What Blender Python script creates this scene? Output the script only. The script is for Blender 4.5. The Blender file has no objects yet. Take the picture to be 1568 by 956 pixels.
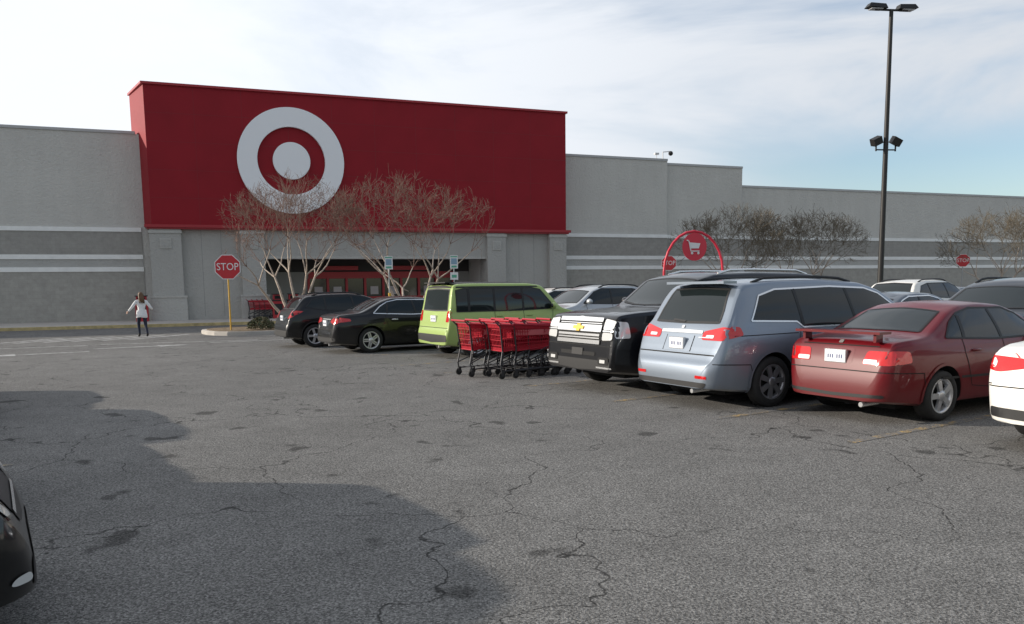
import bpy, bmesh, math, random, copy
from mathutils import Vector, Matrix, geometry, Quaternion
from mathutils.bvhtree import BVHTree
random.seed(7)
scene=bpy.context.scene
COL=scene.collection
rad=math.radians
# ------------------------------------------------------------------ materials
def _nodes(name):
    m=bpy.data.materials.new(name); m.use_nodes=True
    nt=m.node_tree; b=nt.nodes['Principled BSDF']; return m,nt,b
def N(nt,t,**kw):
    n=nt.nodes.new(t)
    for k,v in kw.items():
        if k.startswith('i_'):
            key=k[2:].replace('_',' ')
            n.inputs[key].default_value=v
        else: setattr(n,k,v)
    return n
def P(name,col,rough=.5,metal=0,coat=0,noise=0,nscale=5,bump=0,bscale=50,spec=.5,det=3.0):
    m,nt,b=_nodes(name); L=nt.links
    b.inputs['Base Color'].default_value=(*col,1); b.inputs['Roughness'].default_value=rough
    b.inputs['Metallic'].default_value=metal; b.inputs['Coat Weight'].default_value=coat
    b.inputs['Coat Roughness'].default_value=.05
    b.inputs['Specular IOR Level'].default_value=spec
    if noise or bump: tc=N(nt,'ShaderNodeTexCoord')
    if noise:
        n1=N(nt,'ShaderNodeTexNoise',i_Scale=nscale,i_Detail=det,i_Roughness=.65)
        L.new(tc.outputs['Object'],n1.inputs['Vector'])
        r=N(nt,'ShaderNodeMapRange'); r.inputs['From Min'].default_value=.3; r.inputs['From Max'].default_value=.7
        r.inputs['To Min'].default_value=1-noise; r.inputs['To Max'].default_value=1+noise
        L.new(n1.outputs['Fac'],r.inputs['Value'])
        mx=N(nt,'ShaderNodeVectorMath',operation='SCALE'); mx.inputs[0].default_value=col
        L.new(r.outputs[0],mx.inputs['Scale']); L.new(mx.outputs[0],b.inputs['Base Color'])
    if bump:
        n2=N(nt,'ShaderNodeTexNoise',i_Scale=bscale,i_Detail=3.0)
        L.new(tc.outputs['Object'],n2.inputs['Vector'])
        bp=N(nt,'ShaderNodeBump',i_Strength=bump,i_Distance=.03)
        L.new(n2.outputs['Fac'],bp.inputs['Height']); L.new(bp.outputs[0],b.inputs['Normal'])
    return m
def paint(name,col,metal=.35,rough=.38,coat=.7):
    # car paint with a thin film of road dust towards the sills
    m,nt,b=_nodes('car_paint_'+name); L=nt.links
    b.inputs['Metallic'].default_value=metal; b.inputs['Roughness'].default_value=rough
    b.inputs['Specular IOR Level'].default_value=.3
    b.inputs['Coat Weight'].default_value=coat; b.inputs['Coat Roughness'].default_value=.04
    tc=N(nt,'ShaderNodeTexCoord'); sp=N(nt,'ShaderNodeSeparateXYZ'); L.new(tc.outputs['Object'],sp.inputs[0])
    n=N(nt,'ShaderNodeTexNoise',i_Scale=4.0,i_Detail=3.0); L.new(tc.outputs['Object'],n.inputs['Vector'])
    r=N(nt,'ShaderNodeMapRange'); r.inputs['From Min'].default_value=.6; r.inputs['From Max'].default_value=.2; r.inputs['To Min'].default_value=.0; r.inputs['To Max'].default_value=.25
    L.new(sp.outputs[2],r.inputs['Value'])
    mu=N(nt,'ShaderNodeMath',operation='MULTIPLY'); L.new(r.outputs[0],mu.inputs[0]); L.new(n.outputs['Fac'],mu.inputs[1])
    mx=N(nt,'ShaderNodeMix',data_type='RGBA'); mx.inputs[6].default_value=(*col,1); mx.inputs[7].default_value=(.13,.12,.105,1)
    L.new(mu.outputs[0],mx.inputs[0]); L.new(mx.outputs[2],b.inputs['Base Color'])
    return m
M={}
M['glass']=P('car_glass',(.012,.017,.018),.04,0,0,spec=.48)
M['glassl']=P('plate_ink',(.05,.07,.20),.5)
M['black']=P('black_plastic',(.012,.012,.013),.55)
M['dark']=P('dark_gap',(.006,.006,.006),.8)
M['tire']=P('tire_rubber',(.018,.018,.018),.8,noise=.3,nscale=12)
M['alloy']=P('alloy',(.6,.61,.63),.35,.7)
M['alloyd']=P('alloy_dark',(.36,.36,.38),.35,.7)
M['chrome']=P('chrome',(.82,.82,.82),.22,.75)
M['redl']=P('tail_lamp',(.55,.008,.008),.12,0,1)
M['whl']=P('lamp_clear',(.75,.75,.74),.12,.2,1)
M['plate']=P('licence_plate',(.76,.78,.82),.4)
M['gold']=P('gold_badge',(.75,.5,.1),.3,.5)
M['amber']=P('amber',(.6,.2,.02),.2,0,1)

def stucco(name,col,st=.1):
    m,nt,b=_nodes(name); L=nt.links
    tc=N(nt,'ShaderNodeTexCoord')
    a=N(nt,'ShaderNodeTexNoise',i_Scale=.35,i_Detail=5.0,i_Roughness=.7)
    mp=N(nt,'ShaderNodeMapping'); mp.inputs['Scale'].default_value=(1.3,1.3,.35)
    L.new(tc.outputs['Object'],mp.inputs['Vector']); 
    s=N(nt,'ShaderNodeTexNoise',i_Scale=1.0,i_Detail=4.0,i_Roughness=.6); L.new(mp.outputs[0],s.inputs['Vector'])
    L.new(tc.outputs['Object'],a.inputs['Vector'])
    ad=N(nt,'ShaderNodeMath',operation='ADD'); L.new(a.outputs['Fac'],ad.inputs[0]); L.new(s.outputs['Fac'],ad.inputs[1])
    r=N(nt,'ShaderNodeMapRange'); r.inputs['From Min'].default_value=.7; r.inputs['From Max'].default_value=1.3
    r.inputs['To Min'].default_value=1-st; r.inputs['To Max'].default_value=1+st
    L.new(ad.outputs[0],r.inputs['Value'])
    mx=N(nt,'ShaderNodeVectorMath',operation='SCALE'); mx.inputs[0].default_value=col
    L.new(r.outputs[0],mx.inputs['Scale']); L.new(mx.outputs[0],b.inputs['Base Color'])
    b.inputs['Roughness'].default_value=.9
    f=N(nt,'ShaderNodeTexNoise',i_Scale=7.0,i_Detail=4.0,i_Roughness=.7); L.new(tc.outputs['Object'],f.inputs['Vector'])
    bp=N(nt,'ShaderNodeBump',i_Strength=1.0,i_Distance=.06); L.new(f.outputs['Fac'],bp.inputs['Height']); L.new(bp.outputs[0],b.inputs['Normal'])
    return m
def block(name,col,bw=.41,bh=.2,var=.05):
    m,nt,b=_nodes(name); L=nt.links
    tc=N(nt,'ShaderNodeTexCoord'); sp=N(nt,'ShaderNodeSeparateXYZ'); cb=N(nt,'ShaderNodeCombineXYZ')
    L.new(tc.outputs['Object'],sp.inputs[0]); L.new(sp.outputs[0],cb.inputs[0]); L.new(sp.outputs[2],cb.inputs[1])
    br=N(nt,'ShaderNodeTexBrick',i_Scale=1.0); br.inputs['Brick Width'].default_value=bw; br.inputs['Row Height'].default_value=bh
    br.inputs['Mortar Size'].default_value=.006; br.inputs['Bias'].default_value=0
    br.inputs['Color1'].default_value=(*[c*(1-var) for c in col],1); br.inputs['Color2'].default_value=(*[c*(1+var) for c in col],1)
    br.inputs['Mortar'].default_value=(*[c*.9 for c in col],1)
    L.new(cb.outputs[0],br.inputs['Vector'])
    n=N(nt,'ShaderNodeTexNoise',i_Scale=3.0,i_Detail=6.0,i_Roughness=.75); L.new(tc.outputs['Object'],n.inputs['Vector'])
    r=N(nt,'ShaderNodeMapRange'); r.inputs['From Min'].default_value=.25; r.inputs['From Max'].default_value=.75; r.inputs['To Min'].default_value=.84; r.inputs['To Max'].default_value=1.16; L.new(n.outputs['Fac'],r.inputs['Value'])
    mx=N(nt,'ShaderNodeVectorMath',operation='SCALE'); L.new(br.outputs['Color'],mx.inputs[0]); L.new(r.outputs[0],mx.inputs['Scale'])
    L.new(mx.outputs[0],b.inputs['Base Color']); b.inputs['Roughness'].default_value=.95
    return m
def asphalt():
    m,nt,b=_nodes('asphalt'); L=nt.links
    tc=N(nt,'ShaderNodeTexCoord'); O=tc.outputs['Object']
    def noise(s,d=4.0,rg=.6,vec=O):
        n=N(nt,'ShaderNodeTexNoise',i_Scale=s,i_Detail=d,i_Roughness=rg); L.new(vec,n.inputs['Vector']); return n
    def mr(src,a,b_,c,d):
        r=N(nt,'ShaderNodeMapRange'); r.inputs['From Min'].default_value=a; r.inputs['From Max'].default_value=b_
        r.inputs['To Min'].default_value=c; r.inputs['To Max'].default_value=d; L.new(src,r.inputs['Value']); return r.outputs[0]
    def mul(a,b_):
        q=N(nt,'ShaderNodeMath',operation='MULTIPLY'); L.new(a,q.inputs[0]); L.new(b_,q.inputs[1]); return q.outputs[0]
    big=mr(noise(.12,4,.65).outputs['Fac'],.3,.7,.80,1.18)
    mid=mr(noise(1.3,5,.75).outputs['Fac'],.3,.7,.86,1.14)
    fine=mr(noise(60,2,.7).outputs['Fac'],.32,.68,.5,1.5)
    vo=N(nt,'ShaderNodeTexVoronoi',i_Scale=95.0); L.new(O,vo.inputs['Vector'])
    sp=N(nt,'ShaderNodeSeparateColor'); L.new(vo.outputs['Color'],sp.inputs[0])
    peb=mr(sp.outputs[0],0,1,.5,1.6)
    wn=noise(.5,3,.6)
    ws=N(nt,'ShaderNodeVectorMath',operation='SCALE'); ws.inputs['Scale'].default_value=2.6; L.new(wn.outputs['Color'],ws.inputs[0])
    wa=N(nt,'ShaderNodeVectorMath',operation='ADD'); L.new(O,wa.inputs[0]); L.new(ws.outputs[0],wa.inputs[1])
    wn2=noise(8,2,.6)
    ws2=N(nt,'ShaderNodeVectorMath',operation='SCALE'); ws2.inputs['Scale'].default_value=.12; L.new(wn2.outputs['Color'],ws2.inputs[0])
    wb=N(nt,'ShaderNodeVectorMath',operation='ADD'); L.new(wa.outputs[0],wb.inputs[0]); L.new(ws2.outputs[0],wb.inputs[1])
    ck=N(nt,'ShaderNodeTexVoronoi',feature='DISTANCE_TO_EDGE',i_Scale=.40); L.new(wb.outputs[0],ck.inputs['Vector'])
    m3=noise(.35,2).outputs['Fac']
    c1=mul(mr(ck.outputs['Distance'],.0015,.0055,1,0),mr(m3,.33,.46,0,1))
    ck2=N(nt,'ShaderNodeTexVoronoi',feature='DISTANCE_TO_EDGE',i_Scale=1.3); L.new(wb.outputs[0],ck2.inputs['Vector'])
    c2=mul(mr(ck2.outputs['Distance'],.001,.009,.6,0),mr(m3,.60,.66,0,1))
    mxm=N(nt,'ShaderNodeMath',operation='MAXIMUM'); L.new(c1,mxm.inputs[0]); L.new(c2,mxm.inputs[1])
    crack=mr(mxm.outputs[0],0,1,1,.3)
    sm=noise(1.6,2,.5); st=mr(sm.outputs['Fac'],.66,.70,1,.45)
    v=mul(mul(mul(big,mid),mul(fine,peb)),mul(crack,st))
    sc=N(nt,'ShaderNodeVectorMath',operation='SCALE'); sc.inputs[0].default_value=(.162,.158,.151); L.new(v,sc.inputs['Scale'])
    L.new(sc.outputs[0],b.inputs['Base Color']); b.inputs['Roughness'].default_value=.93
    b.inputs['Specular IOR Level'].default_value=.2
    bp=N(nt,'ShaderNodeBump',i_Strength=.5,i_Distance=.008); 
    L.new(fine,bp.inputs['Height']); L.new(bp.outputs[0],b.inputs['Normal'])
    return m
def worn(name,col,base=(.155,.151,.145),amt=.5):
    m,nt,b=_nodes(name); L=nt.links
    tc=N(nt,'ShaderNodeTexCoord'); n=N(nt,'ShaderNodeTexNoise',i_Scale=4.0,i_Detail=8.0,i_Roughness=.85); L.new(tc.outputs['Object'],n.inputs['Vector'])
    r=N(nt,'ShaderNodeMapRange'); r.inputs['From Min'].default_value=amt-.06; r.inputs['From Max'].default_value=amt+.06; L.new(n.outputs['Fac'],r.inputs['Value'])
    n2=N(nt,'ShaderNodeTexNoise',i_Scale=55.0,i_Detail=2.0); L.new(tc.outputs['Object'],n2.inputs['Vector'])
    r2=N(nt,'ShaderNodeMapRange'); r2.inputs['From Min'].default_value=.32; r2.inputs['From Max'].default_value=.68; r2.inputs['To Min'].default_value=.5; r2.inputs['To Max'].default_value=1.5; L.new(n2.outputs['Fac'],r2.inputs['Value'])
    mx=N(nt,'ShaderNodeMix',data_type='RGBA'); mx.inputs[6].default_value=(*base,1); mx.inputs[7].default_value=(*col,1)
    sc=N(nt,'ShaderNodeVectorMath',operation='SCALE'); L.new(mx.outputs[2],sc.inputs[0]); L.new(r2.outputs[0],sc.inputs['Scale'])
    L.new(r.outputs[0],mx.inputs[0]); L.new(sc.outputs[0],b.inputs['Base Color']); b.inputs['Roughness'].default_value=.9
    return m
# ------------------------------------------------------------------ mesh builder
class MB:
    def __init__(s): s.v=[];s.f=[];s.m=[];s.sm=[]
    def add(s,vs,fs,mi=0,smooth=False):
        o=len(s.v); s.v+= [tuple(v) for v in vs]
        for f in fs: s.f.append(tuple(i+o for i in f)); s.m.append(mi); s.sm.append(smooth)
    def box(s,x0,x1,y0,y1,z0,z1,mi=0,M_=None):
        vs=[Vector((x,y,z)) for x in(x0,x1) for y in(y0,y1) for z in(z0,z1)]
        if M_: vs=[M_@v for v in vs]
        s.add(vs,[(0,1,3,2),(4,6,7,5),(0,4,5,1),(2,3,7,6),(0,2,6,4),(1,5,7,3)],mi)
    def prism(s,poly,z0,z1,mi=0):
        n=len(poly); vs=[(p[0],p[1],z0) for p in poly]+[(p[0],p[1],z1) for p in poly]
        s.add(vs,[tuple(range(n-1,-1,-1)),tuple(range(n,2*n))]+[(i,(i+1)%n,n+(i+1)%n,n+i) for i in range(n)],mi)
    def tube(s,p0,p1,r0,r1=None,n=6,mi=0,cap=True,smooth=True):
        if r1 is None:r1=r0
        p0=Vector(p0);p1=Vector(p1);d=p1-p0
        if d.length<1e-6:return
        d.normalize(); a=d.orthogonal().normalized(); b=d.cross(a)
        vs=[]
        for p,r in((p0,r0),(p1,r1)):
            for i in range(n):
                t=2*math.pi*i/n; vs.append(p+(a*math.cos(t)+b*math.sin(t))*r)
        fs=[(i,(i+1)%n,n+(i+1)%n,n+i) for i in range(n)]
        s.add(vs,fs,mi,smooth)
        if cap: s.add(vs,[tuple(range(n-1,-1,-1)),tuple(range(n,2*n))],mi)
    def path(s,pts,r,n=6,mi=0):
        for a,b in zip(pts[:-1],pts[1:]): s.tube(a,b,r,r,n,mi)
    def ell(s,c,r,mi=0,nu=12,nv=8,M_=None):
        vs=[];fs=[]
        for j in range(nv+1):
            ph=math.pi*j/nv
            for i in range(nu):
                t=2*math.pi*i/nu
                v=Vector((r[0]*math.sin(ph)*math.cos(t),r[1]*math.sin(ph)*math.sin(t),r[2]*math.cos(ph)))
                if M_: v=M_@v
                vs.append(v+Vector(c))
        for j in range(nv):
            for i in range(nu): fs.append((j*nu+i,(j+1)*nu+i,(j+1)*nu+(i+1)%nu,j*nu+(i+1)%nu))
        s.add(vs,fs,mi,True)
    def lathe_y(s,prof,n=32,mi=0,smooth=True):
        vs=[];k=len(prof)
        for i in range(n):
            t=2*math.pi*i/n
            for r,y in prof: vs.append((r*math.cos(t),y,r*math.sin(t)))
        fs=[(i*k+j,i*k+j+1,((i+1)%n)*k+j+1,((i+1)%n)*k+j) for i in range(n) for j in range(k-1)]
        s.add(vs,fs,mi,smooth)
    def mesh(s,name,mats,fix=False):
        me=bpy.data.meshes.new(name); me.from_pydata(s.v,[],s.f)
        for m in mats: me.materials.append(m)
        me.polygons.foreach_set('material_index',s.m); me.polygons.foreach_set('use_smooth',s.sm)
        me.validate(); me.update()
        if fix:
            bm=bmesh.new(); bm.from_mesh(me); bmesh.ops.recalc_face_normals(bm,faces=bm.faces); bm.to_mesh(me); bm.free()
        return me
def obj(name,me,parent=None,loc=(0,0,0),rz=0,scale=None):
    o=bpy.data.objects.new(name,me); COL.objects.link(o); o.location=loc; o.rotation_euler=(0,0,rz)
    if scale: o.scale=scale if hasattr(scale,'__len__') else (scale,)*3
    if parent: o.parent=parent
    return o
def empty(name,loc=(0,0,0),rz=0,scale=1):
    e=bpy.data.objects.new(name,None); COL.objects.link(e); e.location=loc; e.rotation_euler=(0,0,rz); e.scale=(scale,)*3; e.empty_display_size=.3
    return e
def text_mesh(s,size,mat,ext=.004):
    c=bpy.data.curves.new('txt','FONT'); c.body=s; c.size=size; c.extrude=ext; c.align_x='CENTER'; c.align_y='CENTER'; c.resolution_u=3
    o=bpy.data.objects.new('txt',c); COL.objects.link(o); dg=bpy.context.evaluated_depsgraph_get()
    me=bpy.data.meshes.new_from_object(o.evaluated_get(dg)); me.materials.clear(); me.materials.append(mat)
    bpy.data.objects.remove(o); bpy.data.curves.remove(c); return me
# ------------------------------------------------------------------ frames of reference
A33=rad(33); H=Vector((math.cos(A33),math.sin(A33),0)); Wd=Vector((math.sin(A33),-math.cos(A33),0))
def hw(a,b,z=0): return H*a+Wd*b+Vector((0,0,z))
AC=rad(29)
# ================================================================== CARS
def lin(pts,x):
    if x<=pts[0][0]: return pts[0][1]
    for (a,b),(c,d) in zip(pts[:-1],pts[1:]):
        if x<=c: return b+(d-b)*(x-a)/(c-a) if c>a else d
    return pts[-1][1]
def round_poly(pts,r=.05):
    out=[];n=len(pts)
    for i in range(n):
        p=Vector(pts[i]);a=Vector(pts[i-1]);b=Vector(pts[(i+1)%n])
        da=(a-p);db=(b-p); ra=min(r,da.length*.45); rb=min(r,db.length*.45)
        A=p+da.normalized()*ra;B=p+db.normalized()*rb
        for k in range(5):
            t=k/4; out.append(A*(1-t)**2+p*2*t*(1-t)+B*t*t)
    return out
def inside(p,poly):
    c=False;n=len(poly);j=n-1
    for i in range(n):
        a=poly[i];b=poly[j]
        if (a[1]>p[1])!=(b[1]>p[1]) and p[0]<(b[0]-a[0])*(p[1]-a[1])/(b[1]-a[1])+a[0]: c=not c
        j=i
    return c
class Car:
    def __init__(s,c):
        s.c=c; L=c['L']; s.L=L
        xs=set([0,L])
        x=0
        while x<L:
            d=min(x,L-x)
            x+= .012 if d<.14 else (.025 if d<.5 else .05)
            if x<L: xs.add(round(x,4))
        xs=sorted(xs)
        rings=[s.sec(x) for x in xs]; k=len(rings[0]); n=2*k-2
        vs=[];fs=[]
        for x,r in zip(xs,rings):
            for y,z in r: vs.append((x,y,z))
            for y,z in r[-2:0:-1]: vs.append((x,-y,z))
        for i in range(len(xs)-1):
            for j in range(n):
                fs.append((i*n+j,i*n+(j+1)%n,(i+1)*n+(j+1)%n,(i+1)*n+j))
        fs.append(tuple(range(n-1,-1,-1))); fs.append(tuple((len(xs)-1)*n+j for j in range(n)))
        me=bpy.data.meshes.new('b'); me.from_pydata(vs,[],fs)
        bm=bmesh.new(); bm.from_mesh(me); bmesh.ops.recalc_face_normals(bm,faces=bm.faces); bm.to_mesh(me)
        s.bvh=BVHTree.FromBMesh(bm); bm.free()
        for i in range(2): me.materials.append(None)
        me.polygons.foreach_set('use_smooth',[True]*len(me.polygons))
        mb=MB()
        for wx in c['wx']:
            for sy in(-1,1):
                y0,y1=sorted((sy*(c['W']-.30),sy*(c['W']+.2))); r=c['r']+.05; q=28
                poly=[(wx+r*math.cos(2*math.pi*i/q),c['r']+.01+r*math.sin(2*math.pi*i/q)) for i in range(q)]
                mb.add([(p[0],y0,p[1]) for p in poly]+[(p[0],y1,p[1]) for p in poly],[tuple(range(q)),tuple(range(2*q-1,q-1,-1))]+[(i,q+i,q+(i+1)%q,(i+1)%q) for i in range(q)],1)
        cm=mb.mesh('cut',[None,None],fix=True)
        a=bpy.data.objects.new('a',me);b=bpy.data.objects.new('bb',cm);COL.objects.link(a);COL.objects.link(b)
        for mm in(me,cm):
            mm.materials[0]=M['alloy'];mm.materials[1]=M['dark']
        md=a.modifiers.new('x','BOOLEAN');md.operation='DIFFERENCE';md.object=b;md.solver='EXACT'
        dg=bpy.context.evaluated_depsgraph_get(); s.body=bpy.data.meshes.new_from_object(a.evaluated_get(dg))
        try: s.body.set_sharp_from_angle(angle=rad(38))
        except Exception: pass
        bpy.data.objects.remove(a);bpy.data.objects.remove(b)
        s.t=MB(); s.mats=[M['alloy'],M['glass'],M['black'],M['redl'],M['whl'],M['chrome'],M['plate'],M['dark'],M['gold'],M['amber'],M['glassl']]
        s.mi=dict(paint=0,glass=1,black=2,red=3,white=4,chrome=5,plate=6,dark=7,gold=8,amber=9,ink=10)
        s.features()
        s.trim=s.t.mesh('trim',s.mats)
        s.wheel=s.mkwheel()
    def zt(s,x):
        c=s.c; k=min(.07,x*.8,(s.L-x)*.8)
        return sum(lin(c['top'],x+q*k) for q in(-1,-.5,0,.5,1))/5
    def plan(s,x):
        c=s.c; W=c['W']
        for d,a,R in((x,c.get('rr',.10),.75),(s.L-x,c.get('rf',.16),.95)):
            if d<R: W-=c['W']*a*(1-d/R)**2.2
            cr=c.get('cr',.13)
            if d<cr: W-=cr*(1-math.sqrt(max(0,1-(1-d/cr)**2)))
        return W
    def sec(s,x):
        c=s.c;W=s.plan(x);zt=s.zt(x);zs=min(lin(c['belt'],x),zt-.02)
        d=min(x,s.L-x); zb=c['zb']+max(0,.07*(1-d/.6)); 
        zb=min(zb,zs-.1)
        out=[(0,zb),(.5*W,zb),(.86*W,zb)]
        for fy,fz in((.935,.04),(.962,.12),(.978,.28),(.992,.45),(1.0,.6),(.998,.72),(.987,.84),(.968,.94),(.95,1)): out.append((fy*W,zb+(zs-zb)*fz))
        g=zt-zs; yr=.95*W-c.get('tum',.33)*g; cr=min(.1,.5*g); zc=zt-cr
        for f in(.12,.35,.6,.82,1): out.append((.95*W+(yr-.95*W)*f+.018*math.sin(math.pi*f)*min(1,g*3),zs+(zc-zs)*f))
        dr=min(.035,.25*g)
        for a in(25,50,75):
            t=rad(a); out.append((yr-cr*(1-math.cos(t)),zc+(cr-dr)*math.sin(t)))
        yc=yr-cr
        for f in(.85,.6,.35,.15): out.append((yc*f,zt-dr*f*f))
        out.append((0,zt)); return out
    def proj(s,view,u,v,off=.004):
        if view=='L': o=Vector((u,3,v));d=Vector((0,-1,0))
        elif view=='R': o=Vector((u,-3,v));d=Vector((0,1,0))
        elif view=='B': o=Vector((-2,u,v));d=Vector((1,0,0))
        elif view=='F': o=Vector((s.L+2,u,v));d=Vector((-1,0,0))
        else: o=Vector((u,v,4));d=Vector((0,0,-1))
        h=s.bvh.ray_cast(o,d)
        if h[0] is None: return None
        n=h[1]; 
        if n.dot(d)>0:n=-n
        return h[0]+n*off
    def patch(s,view,pts,mat,r=.04,off=.005,step=.07):
        if view=='S': s.patch('L',pts,mat,r,off,step); s.patch('R',pts,mat,r,off,step); return
        P2=round_poly(pts,r) if r>0 else [Vector(p) for p in pts]
        B=[];n=len(P2)
        for i in range(n):
            a=P2[i];b=P2[(i+1)%n];k=max(1,int((b-a).length/step))
            for j in range(k):
                q=a+(b-a)*j/k
                if not B or (q-B[-1]).length>1e-4: B.append(q)
        if (B[0]-B[-1]).length<1e-4: B.pop()
        ins=[];x0=min(p[0] for p in B);x1=max(p[0] for p in B);y0=min(p[1] for p in B);y1=max(p[1] for p in B)
        x=x0+step*.5
        while x<x1:
            y=y0+step*.5
            while y<y1:
                if inside((x,y),B) and min((Vector((x,y))-b).length for b in B)>step*.3: ins.append(Vector((x,y)))
                y+=step
            x+=step
        V=B+ins
        r_=geometry.delaunay_2d_cdt(V,[],[list(range(len(B)))],1,1e-5)
        vs=[];ok=[]
        for p in r_[0]:
            q=s.proj(view,p[0],p[1],off); ok.append(q is not None); vs.append(q if q is not None else Vector((0,0,0)))
        fs=[]
        for f in r_[2]:
            if all(ok[i] for i in f):
                e=max((vs[f[i]]-vs[f[i-1]]).length for i in range(len(f)))
                if e<.45: fs.append(tuple(f))
        s.t.add(vs,fs,s.mi[mat],True)
    def line(s,view,pts,w=.012,mat='dark',off=.004):
        if view=='S': s.line('L',pts,w,mat,off); s.line('R',pts,w,mat,off); return
        pts=[Vector(p) for p in pts];Q=[]
        for a,b in zip(pts[:-1],pts[1:]):
            if (b-a).length<1e-5: continue
            k=max(1,int((b-a).length/.04))
            for j in range(k): Q.append(a+(b-a)*j/k)
        Q.append(pts[-1]); A=[];
        for i,q in enumerate(Q):
            d=(Q[min(i+1,len(Q)-1)]-Q[max(i-1,0)]).normalized(); n=Vector((-d[1],d[0]))*w/2
            A.append((s.proj(view,*(q+n),off),s.proj(view,*(q-n),off)))
        for (a,b),(c,d) in zip(A[:-1],A[1:]):
            if None in(a,b,c,d) or (a-c).length>.3: continue
            s.t.add([a,b,d,c],[(0,1,2,3)],s.mi[mat],True)
    def mirror(s,pts): return [(-a,b) for a,b in pts]
    def both(s,view,pts,mat,**k):
        s.patch(view,pts,mat,**k); s.patch(view,s.mirror(pts),mat,**k)
    def features(s):
        c=s.c;t=s.t;mi=s.mi;W=c['W'];L=s.L
        s.patch('S',c['dlo'],'glass',r=.06)
        s.line('S',c['dlo']+[c['dlo'][0]],.022,c.get('dlotrim','black'),.008)
        for p in c['pillars']: s.line('S',p,.055,'black',.009)
        for p in c['seams']: s.line('S',p,.011,'dark')
        for x,z in c['handles']:
            for sy in(-1,1):
                q=s.proj('L' if sy>0 else 'R',x,z,0)
                if q: t.ell((x,q[1]+sy*.012,z),(.1,.022,.018),mi[c.get('handlemat','paint')],10,6)
        v,p=c['rglass']; s.patch(v,p,'glass',r=.07); s.line(v,p+[p[0]],.03,'black',.007)
        v,p=c['fglass']; s.patch(v,p,'glass',r=.07); s.line(v,p+[p[0]],.035,'black',.007)
        for it in c['extra']:
            k=it[3] if len(it)>3 else {}
            if it[0]=='B2': s.both('B',it[1],it[2],**k)
            elif it[0]=='F2': s.both('F',it[1],it[2],**k)
            elif it[0] in('lB','lF','lS','lT'): s.line(it[0][1],it[1],k.get('w',.012),it[2],k.get('off',.004))
            elif it[0]=='box': t.box(*it[1],mi[it[2]])
            else: s.patch(it[0],it[1],it[2],**k)
        for wx in c['wx']:
            r=c['r']+.065; arc=[(wx+r*math.cos(rad(a)),c['r']+.01+r*math.sin(rad(a))) for a in range(-18,199,9)]
            s.line('S',arc,.035,c.get('archmat','paint'),.012)
        mx,mz=c['mirror']
        for sy in(-1,1):
            q=s.proj('L' if sy>0 else 'R',mx,mz-.08,0); y=q[1] if q else sy*W
            t.ell((mx,y+sy*.12,mz),(.075,.11,.075),mi['paint'],12,8)
            t.ell((mx-.035,y+sy*.12,mz),(.05,.092,.06),mi['glass'],12,8)
            t.tube((mx+.02,y-sy*.03,mz-.05),(mx,y+sy*.08,mz-.03),.025,.02,6,mi['black'])
        px=c.get('plate')
        if px:
            q=min((s.proj('B',0,px+dz,0) or Vector((0,0,0)) for dz in(-.07,0,.07)),key=lambda v:v[0]); X=q[0]
            t.box(X-.012,X+.03,-.158,.158,px-.08,px+.08,mi['chrome'])
            t.box(X-.018,X-.013,-.15,.15,px-.072,px+.072,mi['plate'])
            for i in range(7):
                if i==3: continue
                y=-.1+i*.033; t.box(X-.0205,X-.0185,y-.007,y+.007,px-.028,px+.018,mi['ink'])
        t.tube((-.01,-.5*W,c['zb']+.03),(.3,-.5*W,c['zb']+.04),.03,.03,10,mi['chrome'])
        t.box(.5,L-.5,-W*.6,W*.6,c['zb']-.06,c['zb']+.01,mi['dark'])
        for wx in c['wx']: t.tube((wx,-W+.1,c['r']),(wx,W-.1,c['r']),.05,.05,8,mi['dark'])
        if c.get('rails'):
            x0,x1,zr=c['rails']
            for sy in(-1,1):
                pts=[]
                for i in range(9):
                    x=x0+(x1-x0)*i/8; y=sy*(s.plan(x)*.95-.33*(s.zt(x)-lin(c['belt'],x))-.1); q=s.proj('T',x,y,0) or Vector((x,y,s.zt(x)))
                    pts.append(Vector((x,y,q[2]+(zr if 0<i<8 else .0))))
                t.path(pts,.02,6,mi[c.get('railmat','black')])
    def mkwheel(s):
        r=s.c['r'];w=.105;m=MB()
        ri=r*.68
        m.lathe_y([(ri,-w*.85),(ri+.02,-w),(r*.93,-w*.98),(r*.985,-w*.8),(r,-w*.5),(r,w*.5),(r*.985,w*.8),(r*.93,w*.98),(ri+.02,w),(ri,w*.9)],36,0)
        m.lathe_y([(ri+.004,w*.93),(ri-.012,w*.96),(ri-.03,w*.6),(ri-.04,-w*.5),(.0,-w*.5)],36,1)
        m.lathe_y([(ri-.03,w*.3),(0.001,w*.1)],24,2)
        ns=s.c.get('spokes',5); split=s.c.get('split',False)
        for i in range(ns):
            for off in ((-.2,.2) if split else (0,)):
                a=2*math.pi*i/ns+.3
                R=Matrix.Rotation(a,4,'Y')
                w0=.02 if split else .03; w1=.014 if split else .036
                u0=off*.12; u1=off*.55*ri
                vs=[]
                for y in(w*.62,w*.92):
                    vs+=[R@Vector((u0-w0,y,.03)),R@Vector((u0+w0,y,.03)),R@Vector((u1+w1,y*.98,ri-.008)),R@Vector((u1-w1,y*.98,ri-.008))]
                m.add(vs,[(0,1,2,3),(7,6,5,4),(0,4,5,1),(1,5,6,2),(2,6,7,3),(3,7,4,0)],1)
        m.lathe_y([(.07,w*.6),(.065,w*.92),(.03,w*.98),(.0001,w*.98)],16,1)
        return m.mesh('wheel',[M['tire'],s.c.get('rim',M['alloy']),M['dark']],fix=True)
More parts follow.
